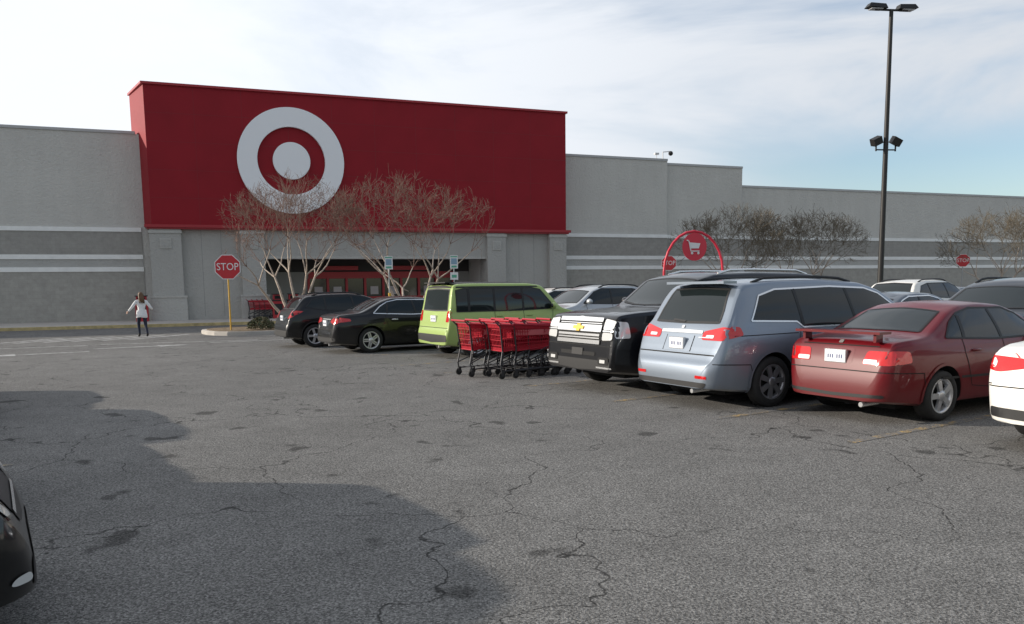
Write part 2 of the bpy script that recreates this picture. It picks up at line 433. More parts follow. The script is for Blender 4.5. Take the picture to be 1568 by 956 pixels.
    def place(s,name,pos,heading,pm,scale=1,steer=0,width=1):
        e=empty(name,pos,heading,scale); e.scale=(scale,scale*width,scale)
        b=s.body.copy(); b.materials[0]=pm; b.materials[1]=M['dark']; obj('body',b,e)
        t=s.trim.copy(); t.materials[0]=pm; obj('windows_lights_trim',t,e)
        i=0
        for wx in s.c['wx']:
            for sy in(1,-1):
                i+=1; o=obj('wheel_%d'%i,s.wheel,e,(wx,sy*(s.c['W']-.12),s.c['r']),(0 if sy>0 else math.pi)+(steer if wx>s.L/2 else 0))
        return e
def sym(pts): # half outline -> full outline
    return pts+[(-a,b) for a,b in reversed(pts) if abs(a)>1e-6]
CT={}
CT['minivan']=Car(dict(L=5.15,W=1.0,zb=.22,r=.345,wx=(1.02,4.08),tum=.30,rr=.13,rf=.2,cr=.2,
 top=[(0,.45),(.015,.6),(.07,.68),(.12,.72),(.2,1.02),(.28,1.12),(.55,1.60),(.66,1.69),(1.2,1.735),(2.2,1.745),(3.0,1.70),(3.4,1.6),(4.3,1.09),(4.45,1.03),(4.88,.9),(5.04,.78),(5.12,.6),(5.15,.45)],
 belt=[(0,1.0),(.7,1.06),(1.6,1.06),(3.2,1.02),(4.3,.96),(4.6,.9),(5.15,.7)],
 dlo=[(.66,1.17),(.88,1.5),(1.2,1.58),(2.3,1.61),(3.05,1.58),(3.35,1.5),(4.02,1.09),(2.6,1.06),(1.62,1.06),(1.5,1.14)],
 pillars=[[(1.62,1.08),(1.56,1.58)],[(2.72,1.08),(2.62,1.58)],[(3.62,1.1),(3.6,1.34)]],dlotrim='chrome',
 seams=[[(1.55,1.05),(1.5,.8),(1.5,.42),(2.7,.38),(2.72,1.06)],[(2.72,.38),(3.75,.4),(3.82,.95),(3.7,1.06)],[(.35,.98),(1.5,.99)],[(.07,.62),(.6,.6),(.66,.45)]],
 handles=[(1.75,.93),(2.98,.92)],rglass=('B',sym([(.0,1.14),(.68,1.15),(.66,1.3),(.58,1.585),(0,1.61)])),
 fglass=('T',[(3.42,-.66),(3.5,-.68),(4.2,-.8),(4.32,-.3),(4.35,0),(4.32,.3),(4.2,.8),(3.42,.66)]),
 mirror=(3.85,1.14),plate=.865,rails=(.9,2.9,.04),railmat='black',spokes=7,rim=M['alloyd'],
 extra=[('B2',[(.46,.92),(.90,.92),(.92,1.08),(.82,1.10),(.46,1.03)],'red'),('B2',[(.54,.945),(.70,.945),(.70,.99),(.54,.985)],'white',dict(off=.009,r=.02)),
  ('S',[(.08,.91),(.5,.99),(.46,1.10),(.14,1.11)],'red'),('B',sym([(0,1.05),(.45,1.04),(.45,1.0),(0,1.0)]),'chrome',dict(off=.008,r=.01)),
  ('B',sym([(0,.98),(.3,.98),(.3,.76),(0,.76)]),'paint',dict(off=.003)),('lB',[(-.3,.76),(-.3,.97)],'dark'),('lB',[(.3,.76),(.3,.97)],'dark'),
  ('lB',[(-.82,.73),(.82,.73)],'dark',dict(w=.016)),('B2',[(.55,.42),(.76,.42),(.76,.46),(.55,.46)],'red',dict(r=.01)),('B',sym([(0,.3),(.72,.3),(.76,.37),(0,.37)]),'black'),
  ('box',(.42,.66,-.62,.62,1.665,1.70),'paint'),('lB',[(0,1.15),(.28,1.17)],'black',dict(w=.025,off=.016)),('B',[(-.03,1.06),(.03,1.06),(.03,1.1),(-.03,1.1)],'chrome',dict(off=.012,r=.01)),
  ('lB',[(-.62,.95),(-.4,.95)],'chrome',dict(w=.012,off=.012)),
  ('F2',[(.5,.68),(.86,.7),(.84,.84),(.52,.78)],'white'),('F',sym([(0,.6),(.45,.6),(.48,.76),(0,.78)]),'black'),('F',sym([(0,.28),(.7,.3),(.7,.42),(0,.45)]),'black')]))
suvx=[('F',sym([(0,.70),(.62,.70),(.64,.82),(.62,1.10),(0,1.11)]),'dark',dict(r=.03)),
  ('F',sym([(0,.885),(.64,.885),(.64,.985),(0,.985)]),'chrome',dict(off=.03,r=.01)),('F',sym([(0,1.04),(.62,1.04),(.62,1.10),(0,1.11)]),'chrome',dict(off=.022,r=.01)),
  ('F',sym([(0,.70),(.62,.70),(.62,.76),(0,.76)]),'chrome',dict(off=.022,r=.01)),('F',sym([(0,.82),(.6,.82),(.6,.855),(0,.855)]),'chrome',dict(off=.02,r=.005)),('F',sym([(0,1.005),(.6,1.005),(.6,1.02),(0,1.02)]),'chrome',dict(off=.018,r=.005)),('F',sym([(0,.78),(.6,.78),(.6,.80),(0,.80)]),'chrome',dict(off=.018,r=.005)),
  ('F',[(-.15,.915),(-.05,.915),(-.05,.885),(.05,.885),(.05,.915),(.15,.915),(.15,.96),(.05,.96),(.05,.99),(-.05,.99),(-.05,.96),(-.15,.96)],'gold',dict(off=.045,r=0)),
  ('F2',[(.66,.74),(.94,.76),(.95,1.08),(.66,1.10)],'dark'),('F2',[(.67,.92),(.93,.93),(.94,1.06),(.67,1.09)],'white',dict(off=.012)),('F2',[(.67,.76),(.93,.775),(.93,.88),(.67,.885)],'white',dict(off=.012)),
  ('lF',[(.67,.905),(.93,.905)],'chrome',dict(w=.02,off=.014)),('lF',[(-.67,.905),(-.93,.905)],'chrome',dict(w=.02,off=.014)),
  ('S',[(4.85,.80),(5.12,.80),(5.10,1.06),(4.88,1.04)],'white')]
def upz(it):
    return (it[0],[(a,b+.065 if it[0]!='x' else b) for a,b in it[1]])+tuple(it[2:])
suvx=[upz(i) for i in suvx]
CT['suv']=Car(dict(L=5.18,W=1.02,zb=.27,r=.40,wx=(1.12,4.12),tum=.30,rr=.05,rf=.04,cr=.09,
 top=[(0,.5),(.015,.66),(.08,.72),(.13,.76),(.18,1.1),(.3,1.66),(.4,1.82),(.8,1.87),(2,1.89),(2.9,1.87),(3.25,1.79),(3.78,1.34),(3.9,1.31),(4.7,1.265),(4.98,1.23),(5.09,1.18),(5.13,1.05),(5.16,.75),(5.18,.5)],
 belt=[(0,1.15),(1,1.2),(3.8,1.2),(4.2,1.2),(5.0,1.15),(5.18,1.0)],
 dlo=[(.45,1.27),(.6,1.66),(1.0,1.72),(2.8,1.73),(3.1,1.66),(3.52,1.29),(2,1.26)],
 pillars=[[(1.38,1.27),(1.36,1.72)],[(2.4,1.27),(2.36,1.72)]],dlotrim='chrome',
 seams=[[(1.45,1.2),(1.5,.9),(1.7,.5),(2.4,.45),(2.4,1.2)],[(2.4,.45),(3.45,.45),(3.55,1.2)]],
 handles=[(1.6,1.08),(2.6,1.08)],rglass=('B',sym([(0,1.2),(.7,1.2),(.6,1.66),(0,1.68)])),
 fglass=('T',[(3.27,-.64),(3.70,-.74),(3.80,-.3),(3.82,0),(3.80,.3),(3.70,.74),(3.27,.64)]),mirror=(3.45,1.38),plate=.95,rails=(.7,2.8,.05),railmat='chrome',spokes=6,split=True,
 extra=suvx+[
  ('F',sym([(0,.35),(.9,.39),(.9,.52),(0,.52)]),'black'),('F2',[(.60,.46),(.88,.46),(.88,.57),(.60,.57)],'dark',dict(off=.012)),('F2',[(.66,.485),(.80,.485),(.80,.535),(.66,.535)],'white',dict(off=.02,r=.01)),
  ('F2',[(.56,.40),(.92,.40),(.92,.425),(.56,.425)],'chrome',dict(off=.016,r=0)),
  ('F',sym([(0,.58),(.5,.58),(.5,.64),(0,.64)]),'dark',dict(off=.008,r=.01)),('F',sym([(0,.58),(.16,.58),(.16,.69),(0,.69)]),'black',dict(off=.015,r=.01)),('lF',[(-.92,.74),(.92,.74)],'dark'),
  ('lT',[(3.95,-.72),(4.9,-.62)],'dark',dict(w=.01)),('lT',[(3.95,.72),(4.9,.62)],'dark',dict(w=.01)),
  ('B2',[(.78,.85),(.96,.85),(.9,1.35),(.78,1.3)],'red')]))
CT['boxy']=Car(dict(L=4.1,W=.91,zb=.25,r=.335,wx=(.80,3.32),tum=.10,rr=.03,rf=.12,cr=.09,
 top=[(0,.5),(.015,.68),(.07,.74),(.10,.78),(.13,1.12),(.19,1.62),(.23,1.74),(.34,1.785),(.8,1.80),(2.3,1.79),(2.68,1.74),(3.2,1.20),(3.32,1.14),(3.85,1.02),(4.02,.90),(4.07,.66),(4.1,.5)],
 belt=[(0,1.04),(1,1.08),(3.1,1.05),(3.4,1.02),(4.1,.8)],
 dlo=[(.30,1.10),(.30,1.60),(.5,1.64),(2.35,1.65),(2.60,1.60),(3.02,1.13),(2,1.10)],
 pillars=[[(1.3,1.11),(1.3,1.64)],[(2.1,1.11),(2.08,1.64)]],
 seams=[[(1.3,1.1),(1.3,.45),(2.1,.42),(2.1,1.1)],[(2.1,.42),(2.85,.42),(2.95,1.1)]],handles=[(1.42,.98),(2.25,.98)],
 rglass=('B',sym([(0,1.12),(.70,1.13),(.66,1.62),(0,1.64)])),fglass=('T',[(2.70,-.66),(3.13,-.7),(3.19,0),(3.13,.7),(2.70,.66)]),mirror=(2.88,1.2),plate=.93,spokes=6,
 extra=[('T',[(.27,-.70),(2.58,-.70),(2.62,0),(2.58,.70),(.27,.70)],'black',dict(r=.06,step=.12)),
  ('S',[(.24,1.655),(2.53,1.66),(2.62,1.72),(2.46,1.765),(.28,1.765)],'black',dict(r=.02)),('lS',[(.62,1.1),(.62,1.64)],'black',dict(w=.06,off=.01)),
  ('B',sym([(0,1.66),(.7,1.65),(.66,1.74),(0,1.76)]),'black',dict(r=.02)),('box',(.12,.36,-.62,.62,1.775,1.80),'black'),
  ('B',sym([(0,.36),(.84,.4),(.84,.56),(0,.56)]),'black'),('B2',[(.70,.86),(.86,.86),(.85,1.12),(.72,1.12)],'red'),('S',[(.05,.88),(.16,.9),(.18,1.1),(.1,1.12)],'red'),
  ('S',[(.3,.30),(.45,.30),(.45,.42),(.3,.42)],'black'),('S',[(1.25,.27),(2.9,.27),(2.9,.38),(1.25,.40)],'black'),('lB',[(-.84,.72),(.84,.72)],'dark'),('F2',[(.5,.74),(.8,.76),(.8,.92),(.52,.9)],'white'),('F',sym([(0,.66),(.45,.66),(.45,.86),(0,.86)]),'black')]))
sed=dict(L=4.5,W=.86,zb=.2,r=.305,wx=(.93,3.53),tum=.42,rr=.15,rf=.2,cr=.2,
 top=[(0,.42),(.015,.56),(.05,.7),(.09,.9),(.16,.98),(.62,1.03),(.78,1.07),(1.28,1.32),(1.55,1.4),(2.0,1.415),(2.45,1.39),(2.72,1.3),(3.38,.98),(3.5,.94),(4.15,.81),(4.38,.7),(4.46,.56),(4.5,.4)],
 belt=[(0,.86),(.4,.92),(3.3,.9),(3.6,.84),(4.5,.62)],
 dlo=[(1.02,.99),(1.22,1.16),(1.42,1.27),(1.7,1.325),(2.4,1.315),(2.65,1.24),(3.12,.96),(2,.945)],
 pillars=[[(1.36,.98),(1.42,1.24)],[(2.13,.96),(2.08,1.31)]],dlotrim='black',
 seams=[[(1.32,.97),(1.33,.8),(1.5,.4),(2.12,.33),(2.15,.95)],[(2.12,.33),(3.0,.33),(3.07,.93)],[(.06,.62),(.55,.6),(.6,.4)]],handles=[(1.55,.83),(2.32,.82)],
 rglass=('T',[(.80,-.58),(1.28,-.5),(1.3,0),(1.28,.5),(.80,.58),(.76,0)]),fglass=('T',[(2.74,-.52),(3.3,-.66),(3.4,0),(3.3,.66),(2.74,.52)]),
 mirror=(3.02,1.0),plate=.78,spokes=5,
 extra=[('B2',[(.38,.70),(.76,.70),(.76,.86),(.42,.86)],'red'),('B2',[(.40,.71),(.58,.71),(.58,.76),(.40,.76)],'white',dict(off=.009,r=.015)),('S',[(.08,.7),(.36,.73),(.34,.86),(.1,.87)],'red'),
  ('B',sym([(0,.7),(.24,.7),(.24,.88),(0,.88)]),'paint',dict(off=.002)),('lB',[(-.72,.62),(.72,.62)],'dark'),('lB',[(-.56,.91),(.56,.91)],'dark'),('B',[(-.03,.93),(.03,.93),(.03,.965),(-.03,.965)],'chrome',dict(off=.008,r=.01)),
  ('B',sym([(0,.30),(.68,.32),(.68,.36),(0,.34)]),'black'),('lS',[(.9,.52),(3.3,.5)],'black',dict(w=.03)),
  ('F2',[(.42,.58),(.76,.6),(.74,.72),(.44,.68)],'white'),('F',sym([(0,.58),(.36,.58),(.36,.67),(0,.68)]),'black'),('F',sym([(0,.28),(.6,.3),(.6,.4),(0,.42)]),'black'),('S',[(4.1,.62),(4.4,.6),(4.36,.7),(4.1,.74)],'white')])
s1=copy.deepcopy({k:v for k,v in sed.items() if k!='extra'}); s1['extra']=list(sed['extra'])+[('box',(.03,.24,-.62,.62,1.055,1.085),'paint'),('box',(.08,.2,-.54,-.50,.96,1.06),'paint'),('box',(.08,.2,.50,.54,.96,1.06),'paint')]
CT['sedan_old']=Car(s1)
def sx(p,kx,kz): return [(a*kx,b*kz) for a,b in p]
s2=copy.deepcopy({q:v for q,v in sed.items() if q!='extra'})
kx,kz=1.075,1.035
for q in('top','belt','dlo'): s2[q]=sx(sed[q],kx,kz)
s2['pillars']=[sx(p,kx,kz) for p in sed['pillars']]; s2['seams']=[sx(p,kx,kz) for p in sed['seams']]; s2['handles']=sx(sed['handles'],kx,kz)
s2['L']=4.5*kx; s2['W']=.915; s2['r']=.33; s2['wx']=(1.0,3.8); s2['rglass']=('T',sx(sed['rglass'][1],kx,1.02)); s2['fglass']=('T',sx(sed['fglass'][1],kx,1.04)); s2['mirror']=(3.25,1.04)
s2['split']=True; s2['dlotrim']='chrome'; s2['handlemat']='chrome'
s2['extra']=[('B2',[(.38,.82),(.68,.76),(.82,.78),(.80,.92),(.46,.9)],'red'),('S',[(.08,.8),(.48,.84),(.46,.9),(.1,.95)],'red'),('lB',[(-.78,.62),(.78,.62)],'dark'),
 ('B',sym([(0,.30),(.75,.32),(.75,.42),(0,.4)]),'black'),('B',sym([(0,.87),(.36,.87),(.36,.895),(0,.895)]),'chrome',dict(r=.01)),
 ('F2',[(.45,.6),(.8,.66),(.76,.8),(.5,.70)],'glass'),('F2',[(.52,.63),(.70,.66),(.68,.73),(.54,.69)],'white',dict(off=.009)),('S',[(4.25,.64),(4.72,.6),(4.62,.72),(4.3,.8)],'glass'),('S',[(4.42,.66),(4.66,.635),(4.6,.70),(4.44,.735)],'white',dict(off=.009,r=.02)),('F',sym([(0,.52),(.36,.55),(.42,.70),(0,.72)]),'black'),('F',sym([(0,.28),(.6,.3),(.6,.42),(0,.45)]),'black'),('F2',[(.62,.34),(.74,.35),(.72,.39),(.64,.39)],'white',dict(off=.01)),
 ('F',sym([(0,.6),(.4,.6),(.4,.62),(0,.62)]),'chrome',dict(off=.012,r=.005)),('lS',[(4.05,.66),(4.1,.4)],'dark')]
CT['sedan']=Car(s2)
CT['cross']=Car(dict(L=4.35,W=.9,zb=.25,r=.35,wx=(.85,3.45),tum=.36,rr=.1,rf=.17,
 top=[(0,.5),(.02,.66),(.07,.74),(.11,.8),(.16,1.04),(.26,1.12),(.52,1.45),(.66,1.55),(1.2,1.61),(2.0,1.62),(2.45,1.57),(2.72,1.48),(3.35,1.1),(3.46,1.06),(4.05,.95),(4.24,.82),(4.32,.62),(4.35,.45)],
 belt=[(0,1.0),(.8,1.06),(3.3,1.0),(3.6,.94),(4.35,.75)],
 dlo=[(.62,1.2),(.82,1.42),(1.2,1.5),(2.35,1.51),(2.65,1.42),(3.12,1.1),(2,1.07),(1.2,1.1)],
 pillars=[[(1.22,1.1),(1.2,1.5)],[(2.1,1.1),(2.05,1.5)]],
 seams=[[(1.25,1.1),(1.3,.85),(1.45,.48),(2.1,.42),(2.1,1.08)],[(2.1,.42),(2.95,.42),(3.05,1.06)]],handles=[(1.5,.97),(2.3,.96)],
 rglass=('B',sym([(0,1.14),(.66,1.16),(.56,1.48),(0,1.51)])),fglass=('T',[(2.74,-.56),(3.26,-.68),(3.36,0),(3.26,.68),(2.74,.56)]),mirror=(3.02,1.16),plate=.88,rails=(.85,2.4,.04),spokes=5,archmat='black',
 extra=[('B2',[(.6,.86),(.84,.9),(.84,1.1),(.7,1.1)],'red'),('S',[(.06,.92),(.36,1.0),(.34,1.1),(.12,1.12)],'red'),('B',sym([(0,.34),(.82,.36),(.82,.52),(0,.52)]),'black'),('lB',[(-.8,.72),(.8,.72)],'dark'),
  ('S',[(1.25,.27),(3.0,.27),(3.0,.37),(1.25,.38)],'black'),('F2',[(.5,.68),(.82,.74),(.78,.86),(.54,.8)],'white'),('F',sym([(0,.56),(.4,.58),(.44,.76),(0,.78)]),'black'),('F',sym([(0,.3),(.7,.32),(.7,.44),(0,.46)]),'black')]))
pt={'silver':paint('silver_blue',(.235,.275,.33),.45,.34),'black':paint('black',(.004,.004,.005),.0,.3,.6),'navy':paint('navy_black',(.004,.0045,.007),.0,.3,.6),'red':paint('maroon',(.125,.003,.007),.0,.4,.5),
 'green':paint('lime',(.36,.48,.15),.05,.4,.5),'white':paint('white',(.80,.785,.74),0,.4,.5),'grey':paint('grey',(.12,.14,.165),.4,.38),'lsilver':paint('light_silver',(.46,.48,.50),.4,.38)}
hc=Vector((math.cos(AC),math.sin(AC),0))
CT['minivan'].place('parked_minivan',(2.18,11.05,0),AC,pt['silver'],width=.93)
CT['sedan_old'].place('parked_sedan',(3.90,9.72,0),AC,pt['red'],width=.98)
CT['suv'].place('parked_suv',Vector((1.05,12.82,0))+hc*5.18,AC+math.pi,pt['navy'],width=.96)
CT['sedan'].place('parked_sedan',(5.10,7.28,0),AC,pt['white'])
CT['boxy'].place('parked_hatchback',(-1.95,19.5,0),AC,pt['green'])
CT['sedan'].place('parked_sedan',(-4.97,21.3,0),AC,pt['black'])
CT['cross'].place('parked_crossover',(-6.8,23.6,0),AC,pt['black'],scale=.97)
R2=A33+math.pi
def opp(t,n,w,p,h=18.3,s=1): CT[t].place(n,hw(h,w),R2,pt[p],scale=s)
opp('cross','parked_crossover',-19.6,'lsilver',18.0,1.05)
opp('cross','parked_crossover',-22.4,'white',18.2)
opp('sedan','parked_sedan',-25.2,'grey',18.4)
opp('cross','parked_crossover',-7.4,'navy',18.2,1.06)
opp('sedan','parked_sedan',-10.2,'grey',18.6)
opp('sedan','parked_sedan',-16.6,'silver',18.6)
CT['cross'].place('parked_crossover',(11.6,25.3,0),A33,pt['white'],scale=1.08)
CT['sedan'].place('parked_sedan',(15.3,25.0,0),A33,pt['lsilver'])
CT['sedan'].place('parked_sedan',(17.2,33.5,0),A33,pt['grey'])
CT['cross'].place('parked_crossover',(21.8,34.3,0),A33,pt['lsilver'])
CT['suv'].place('parked_suv',(26.5,36.5,0),A33,pt['grey'],scale=.95)
CT['sedan'].place('parked_sedan',(16.3,21.5,0),A33,pt['silver'])
def left(t,n,front,w,p,s=1): 
    L=CT[t].L*s; CT[t].place(n,hw(front-L,w),A33,pt[p],scale=s)
left('sedan','parked_sedan',.10,-4.85,'black')
left('suv','parked_suv',-.25,-7.55,'lsilver')
left('cross','parked_crossover',-.7,-10.4,'grey')
left('cross','parked_crossover',-.2,-13.1,'white')
left('sedan','parked_sedan',-.3,-15.9,'red')
left('suv','parked_suv',-.75,-2.1,'navy')
# ================================================================== GROUND
g=MB(); g.add([(-500,-300,0),(700,-300,0),(700,700,0),(-500,700,0)],[(0,1,2,3)])
obj('ground',g.mesh('ground',[asphalt()]))
yel=worn('worn_yellow_paint',(.42,.28,.09),amt=.56); whf=worn('faded_white_paint',(.48,.48,.47),amt=.47)
mk=MB()
def strip(m,a,b,w,mi=0,z=.004):
    a=Vector(a);b=Vector(b);d=(b-a).normalized();n=Vector((-d[1],d[0],0))*w/2
    m.add([(*(a+n)[:2],z),(*(b+n)[:2],z),(*(b-n)[:2],z),(*(a-n)[:2],z)],[(3,2,1,0)],mi)
for w in(-2.0,-5.0,-6.88,-8.82,-11.1,-13.9,-15.9,-18.8,-21.9,-25.0): 
    strip(mk,hw(7.45,w),hw(13.1,w),.11); strip(mk,hw(13.3,w),hw(18.6,w),.11)
strip(mk,hw(13.2,-2),hw(13.2,-25),.1)
for w in(-3.5,-6.3,-9.1,-11.9,-14.8): strip(mk,hw(-5.5,w),hw(.1,w),.1)
obj('parking_stall_markings',mk.mesh('m',[yel]))
mk=MB()
strip(mk,(-13.2,25.8,0),(-8.6,27.3,0),.14,0); strip(mk,(-16,24.2,0),(-13.4,25.4,0),.14,0); strip(mk,(-9.8,26.1,0),(-6.2,27.9,0),.14,0)
def arrow(c,ang,s=1):
    R=Matrix.Rotation(ang,3,'Z')
    pts=[(-1.2,-.08),(.3,-.08),(.3,-.3),(1.1,0),(.3,.3),(.3,.08),(-1.2,.08)]
    vs=[R@Vector((x*s,y*s,0))+Vector((*c,.004)) for x,y in pts]
    mk.add(vs,[(0,1,5,6),(2,3,4)],0)
arrow((-11.2,24.6),A33,1.2); arrow((-13.2,22.0),A33+math.pi,1.2)
for i in range(6): strip(mk,(-17.5+i*.8,26.6+i*.35,0),(-16.6+i*.8,29.8+i*.35,0),.25,0)
obj('road_markings',mk.mesh('m',[whf]))
conc=P('concrete',(.46,.43,.39),.9,noise=.14,nscale=2,bump=.2,bscale=25)
curbm=P('curb_paint',(.50,.40,.20),.85,noise=.25,nscale=4)
mulch=P('mulch',(.20,.145,.09),.95,noise=.45,nscale=9,bump=.8,bscale=30)
def island(name,cx,cy,lx,ly,ang,r):
    base=round_poly([(-lx,-ly),(lx,-ly),(lx,ly),(-lx,ly)],r)
    def off(p,d): 
        return [(q[0]*(1-d/lx),q[1]*(1-d/ly)) for q in p]
    m=MB(); m.prism([tuple(q) for q in base],-.05,.12,0); m.prism(off(base,.03),.12,.15,0); 
    m.prism(off(base,.18),.15,.17,1)
    obj(name,m.mesh(name,[conc,mulch]),None,(cx,cy,0),ang)
c=hw(12.6,-32.6); island('planted_island',c.x,c.y,5.6,2.1,A33,1.8)
for x,y in((13.2,47.5),(18.2,50.0),(30.3,50.5)): island('planted_island',x,y,3.0,1.4,rad(21),1.3)
# ================================================================== STORE
st=empty('big_box_store',(-26.5,41.7,0),math.atan2(.358,.934))
wallm=stucco('stucco_wall',(.57,.555,.52),.06); blk=block('split_face_block',(.37,.355,.325)); blk2=block('dark_block_band',(.33,.318,.295),.41,.2,.03)
band=stucco('grey_band',(.45,.445,.425),.05); trimw=P('white_trim',(.84,.84,.82),.7,noise=.05,nscale=2)
redm=P('red_metal_panel',(.27,.007,.016),.65,0,noise=.07,nscale=.6,spec=.3); reds=P('red_panel_seam',(.19,.006,.012),.6)
redt=P('red_trim',(.36,.018,.028),.45); pilm=stucco('pilaster_paint',(.44,.43,.405),.05); pilb=stucco('plinth_paint',(.50,.49,.46),.05)
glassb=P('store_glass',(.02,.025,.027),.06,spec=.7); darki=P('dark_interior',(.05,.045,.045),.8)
redf=P('red_door_frame',(.46,.02,.03),.4)
m=MB()
m.box(-45,13.2,0,50,0,10.05,0); m.box(26.3,39.9,0,50,0,10.05,0); m.box(13.2,26.3,0,50,3.5,10.05,0)
m.box(39.9,46.3,.35,50,0,9.85,0); m.box(46.3,125,.7,50,0,8.6,0)
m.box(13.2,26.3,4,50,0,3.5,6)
for x0,x1,y,zt in((-45,7.0,0,10.05),(31.7,39.9,0,10.05),(39.9,46.3,.35,9.85),(46.3,125,.7,8.6)):
    m.box(x0,x1,y-.05,y-.001,0,2.78,1)
    m.box(x0,x1,y-.035,y-.001,3.02,3.44,2)
    m.box(x0,x1,y-.045,y-.001,3.68,4.9,3)
    for z0,z1 in((2.78,3.02),(3.44,3.68),(4.9,5.12)): m.box(x0,x1,y-.09,y-.001,z0,z1,4)
    m.box(x0,x1,y-.06,y+.4,zt,zt+.14,5)
obj('walls',m.mesh('walls',[wallm,blk,band,blk2,trimw,P('coping',(.45,.45,.45),.5),darki]),st)
m=MB()
m.prism([(7.6,-1.5),(31.6,-1.5),(31.6,1.5),(6.75,1.5)],5.2,12.35,0)
m.prism([(7.5,-1.6),(31.7,-1.6),(31.7,1.6),(6.65,1.6)],12.35,12.47,1)
for z in(6.6,8.05,9.5,10.95): m.box(7.62,31.58,-1.503,-1.49,z-.01,z+.01,2)
for i in range(1,10): m.box(7.6+i*2.4-.01,7.6+i*2.4+.01,-1.5035,-1.49,5.2,12.34,2)
m.box(7.25,31.85,-1.72,-.2,5.05,5.2,1); m.box(7.35,31.75,-1.62,-.2,4.97,5.05,1)
obj('red_sign_box',m.mesh('r',[redm,redt,reds]),st)
m=MB()
def ring(cx,cz,r0,r1,y0,y1,mi,n=72):
    vs=[]
    for i in range(n):
        t=2*math.pi*i/n
        for r,y in((r1,y0),(r1,y1),(r0,y1),(r0,y0)): vs.append((cx+r*math.cos(t),y,cz+r*math.sin(t)))
    fs=[]
    for i in range(n):
        j=(i+1)%n
        for k in range(4): fs.append((i*4+k,i*4+(k+1)%4,j*4+(k+1)%4,j*4+k))
    m.add(vs,fs,mi)
ring(14.9,8.75,1.82,2.86,-1.52,-1.7,0); ring(14.9,8.75,.001,1.0,-1.52,-1.7,0)
obj('bullseye_logo',m.mesh('b',[P('logo_white',(.88,.89,.92),.5)],fix=True),st)
m=MB()
for x0,x1 in((7.45,9.0),(12.0,13.25),(26.3,27.5),(30.45,31.6)):
    m.box(x0,x1,-1.55,-.2,0,4.97,0); m.box(x0-.12,x1+.12,-1.68,-.15,.14,1.35,1); m.box(x0-.16,x1+.16,-1.72,-.15,1.35,1.45,1)
    m.box(x0-.05,x1+.05,-1.6,-.15,4.75,4.9,1)
    xm=(x0+x1)/2; m.box(xm-.28,xm+.28,-1.6,-1.54,3.95,4.5,1); m.box(xm-.2,xm+.2,-1.615,-1.59,4.03,4.42,0)
m.box(9.0,12.0,-1.2,-.001,0,4.97,0); m.box(27.5,30.45,-1.2,-.001,0,4.97,0)
for x in(10,11,28.5,29.5): m.box(x-.01,x+.01,-1.203,-1.19,.3,4.96,2)
m.box(13.25,26.3,-1.3,-.001,3.5,4.97,0); m.box(13.25,26.3,-1.34,-1.29,3.42,3.56,1)
obj('entrance_pilasters',m.mesh('p',[pilm,pilb,P('joint_grey',(.25,.25,.24),.8)]),st)
m=MB()
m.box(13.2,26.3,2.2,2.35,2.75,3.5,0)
m.box(13.2,16.0,2.2,2.35,0,2.75,4); m.box(25.2,26.3,2.2,2.35,0,2.75,4)
m.box(16.0,25.2,2.3,2.33,.14,2.75,1)
m.box(16.0,25.2,2.12,2.2,2.35,2.75,2); 
for i in range(9): 
    x=16.0+i*1.15; m.box(x-.07,x+.07,2.1,2.28,.14,2.35,2)
for z in(.2,1.1): m.box(16,25.2,2.14,2.27,z,z+.12,2)
for i in (0,1,3,4,6): m.box(16.35+i*1.15,16.85+i*1.15,2.27,2.285,1.35,1.85,3)
m.box(17,19,1.9,2.19,2.85,3.1,2); m.box(21,23.4,1.9,2.19,2.85,3.1,2)
obj('entrance_doors',m.mesh('d',[darki,glassb,redf,P('door_poster',(.55,.5,.5),.6),P('entry_wall',(.34,.33,.31),.9)]),st)
m=MB(); m.box(-45,125,-6.4,-.002,-.05,.14,0); m.box(-45,125,-6.58,-6.4,-.05,.145,1)
obj('sidewalk',m.mesh('s',[conc,curbm]),None,(-26.5,41.7,0),math.atan2(.358,.934))
m=MB(); m.tube((0,0,0),(0,0,.5),.03,mi=0); m.tube((0,0,.5),(.5,-.1,.55),.03,mi=0); m.ell((.55,-.1,.42),(.16,.16,.16),1)
m.tube((-.5,0,0),(-.5,0,.35),.02); m.box(-.65,-.35,-.1,.1,.3,.42,0)
o=obj('security_camera',m.mesh('c',[P('cam_white',(.6,.6,.6),.4),M['black']]),st,(39.6,.1,10.15))
# ================================================================== STREET LAMP
pm=P('bronze_pole',(.02,.019,.018),.5,.2)
m=MB()
m.tube((0,0,0),(0,0,.75),.3,.3,16,1); m.tube((0,0,.75),(0,0,11.3),.11,.07,12,0)
m.tube((-.62,0,11.3),(.62,0,11.3),.04,.04,8,0)
for s in(-1,1):
    vs=[(s*.22,-.17,11.32),(s*.22,.17,11.32),(s*.95,.17,11.36),(s*.95,-.17,11.36),(s*.28,-.12,11.48),(s*.28,.12,11.48),(s*.85,.12,11.50),(s*.85,-.12,11.50)]
    m.add(vs,[(0,1,2,3),(4,7,6,5),(0,4,5,1),(1,5,6,2),(2,6,7,3),(3,7,4,0)],0)
    m.box(s*.6-.22,s*.6+.22,-.13,.13,11.30,11.325,2)
    m.tube((0,0,6.45),(s*.38,0,6.45),.025,.025,6,0); m.tube((s*.38,0,6.4),(s*.38,0,6.62),.03,.03,6,0)
    Mx=Matrix.Translation((s*.38,-.02,6.75))@Matrix.Rotation(s*rad(25),4,'Y')@Matrix.Rotation(rad(15),4,'X')
    m.box(-.17,.17,-.12,.14,-.13,.13,0,Mx)
obj('street_lamp',m.mesh('l',[pm,conc,P('lamp_lens',(.5,.5,.5),.3)],fix=True),None,(13.7,30,0),rad(8))
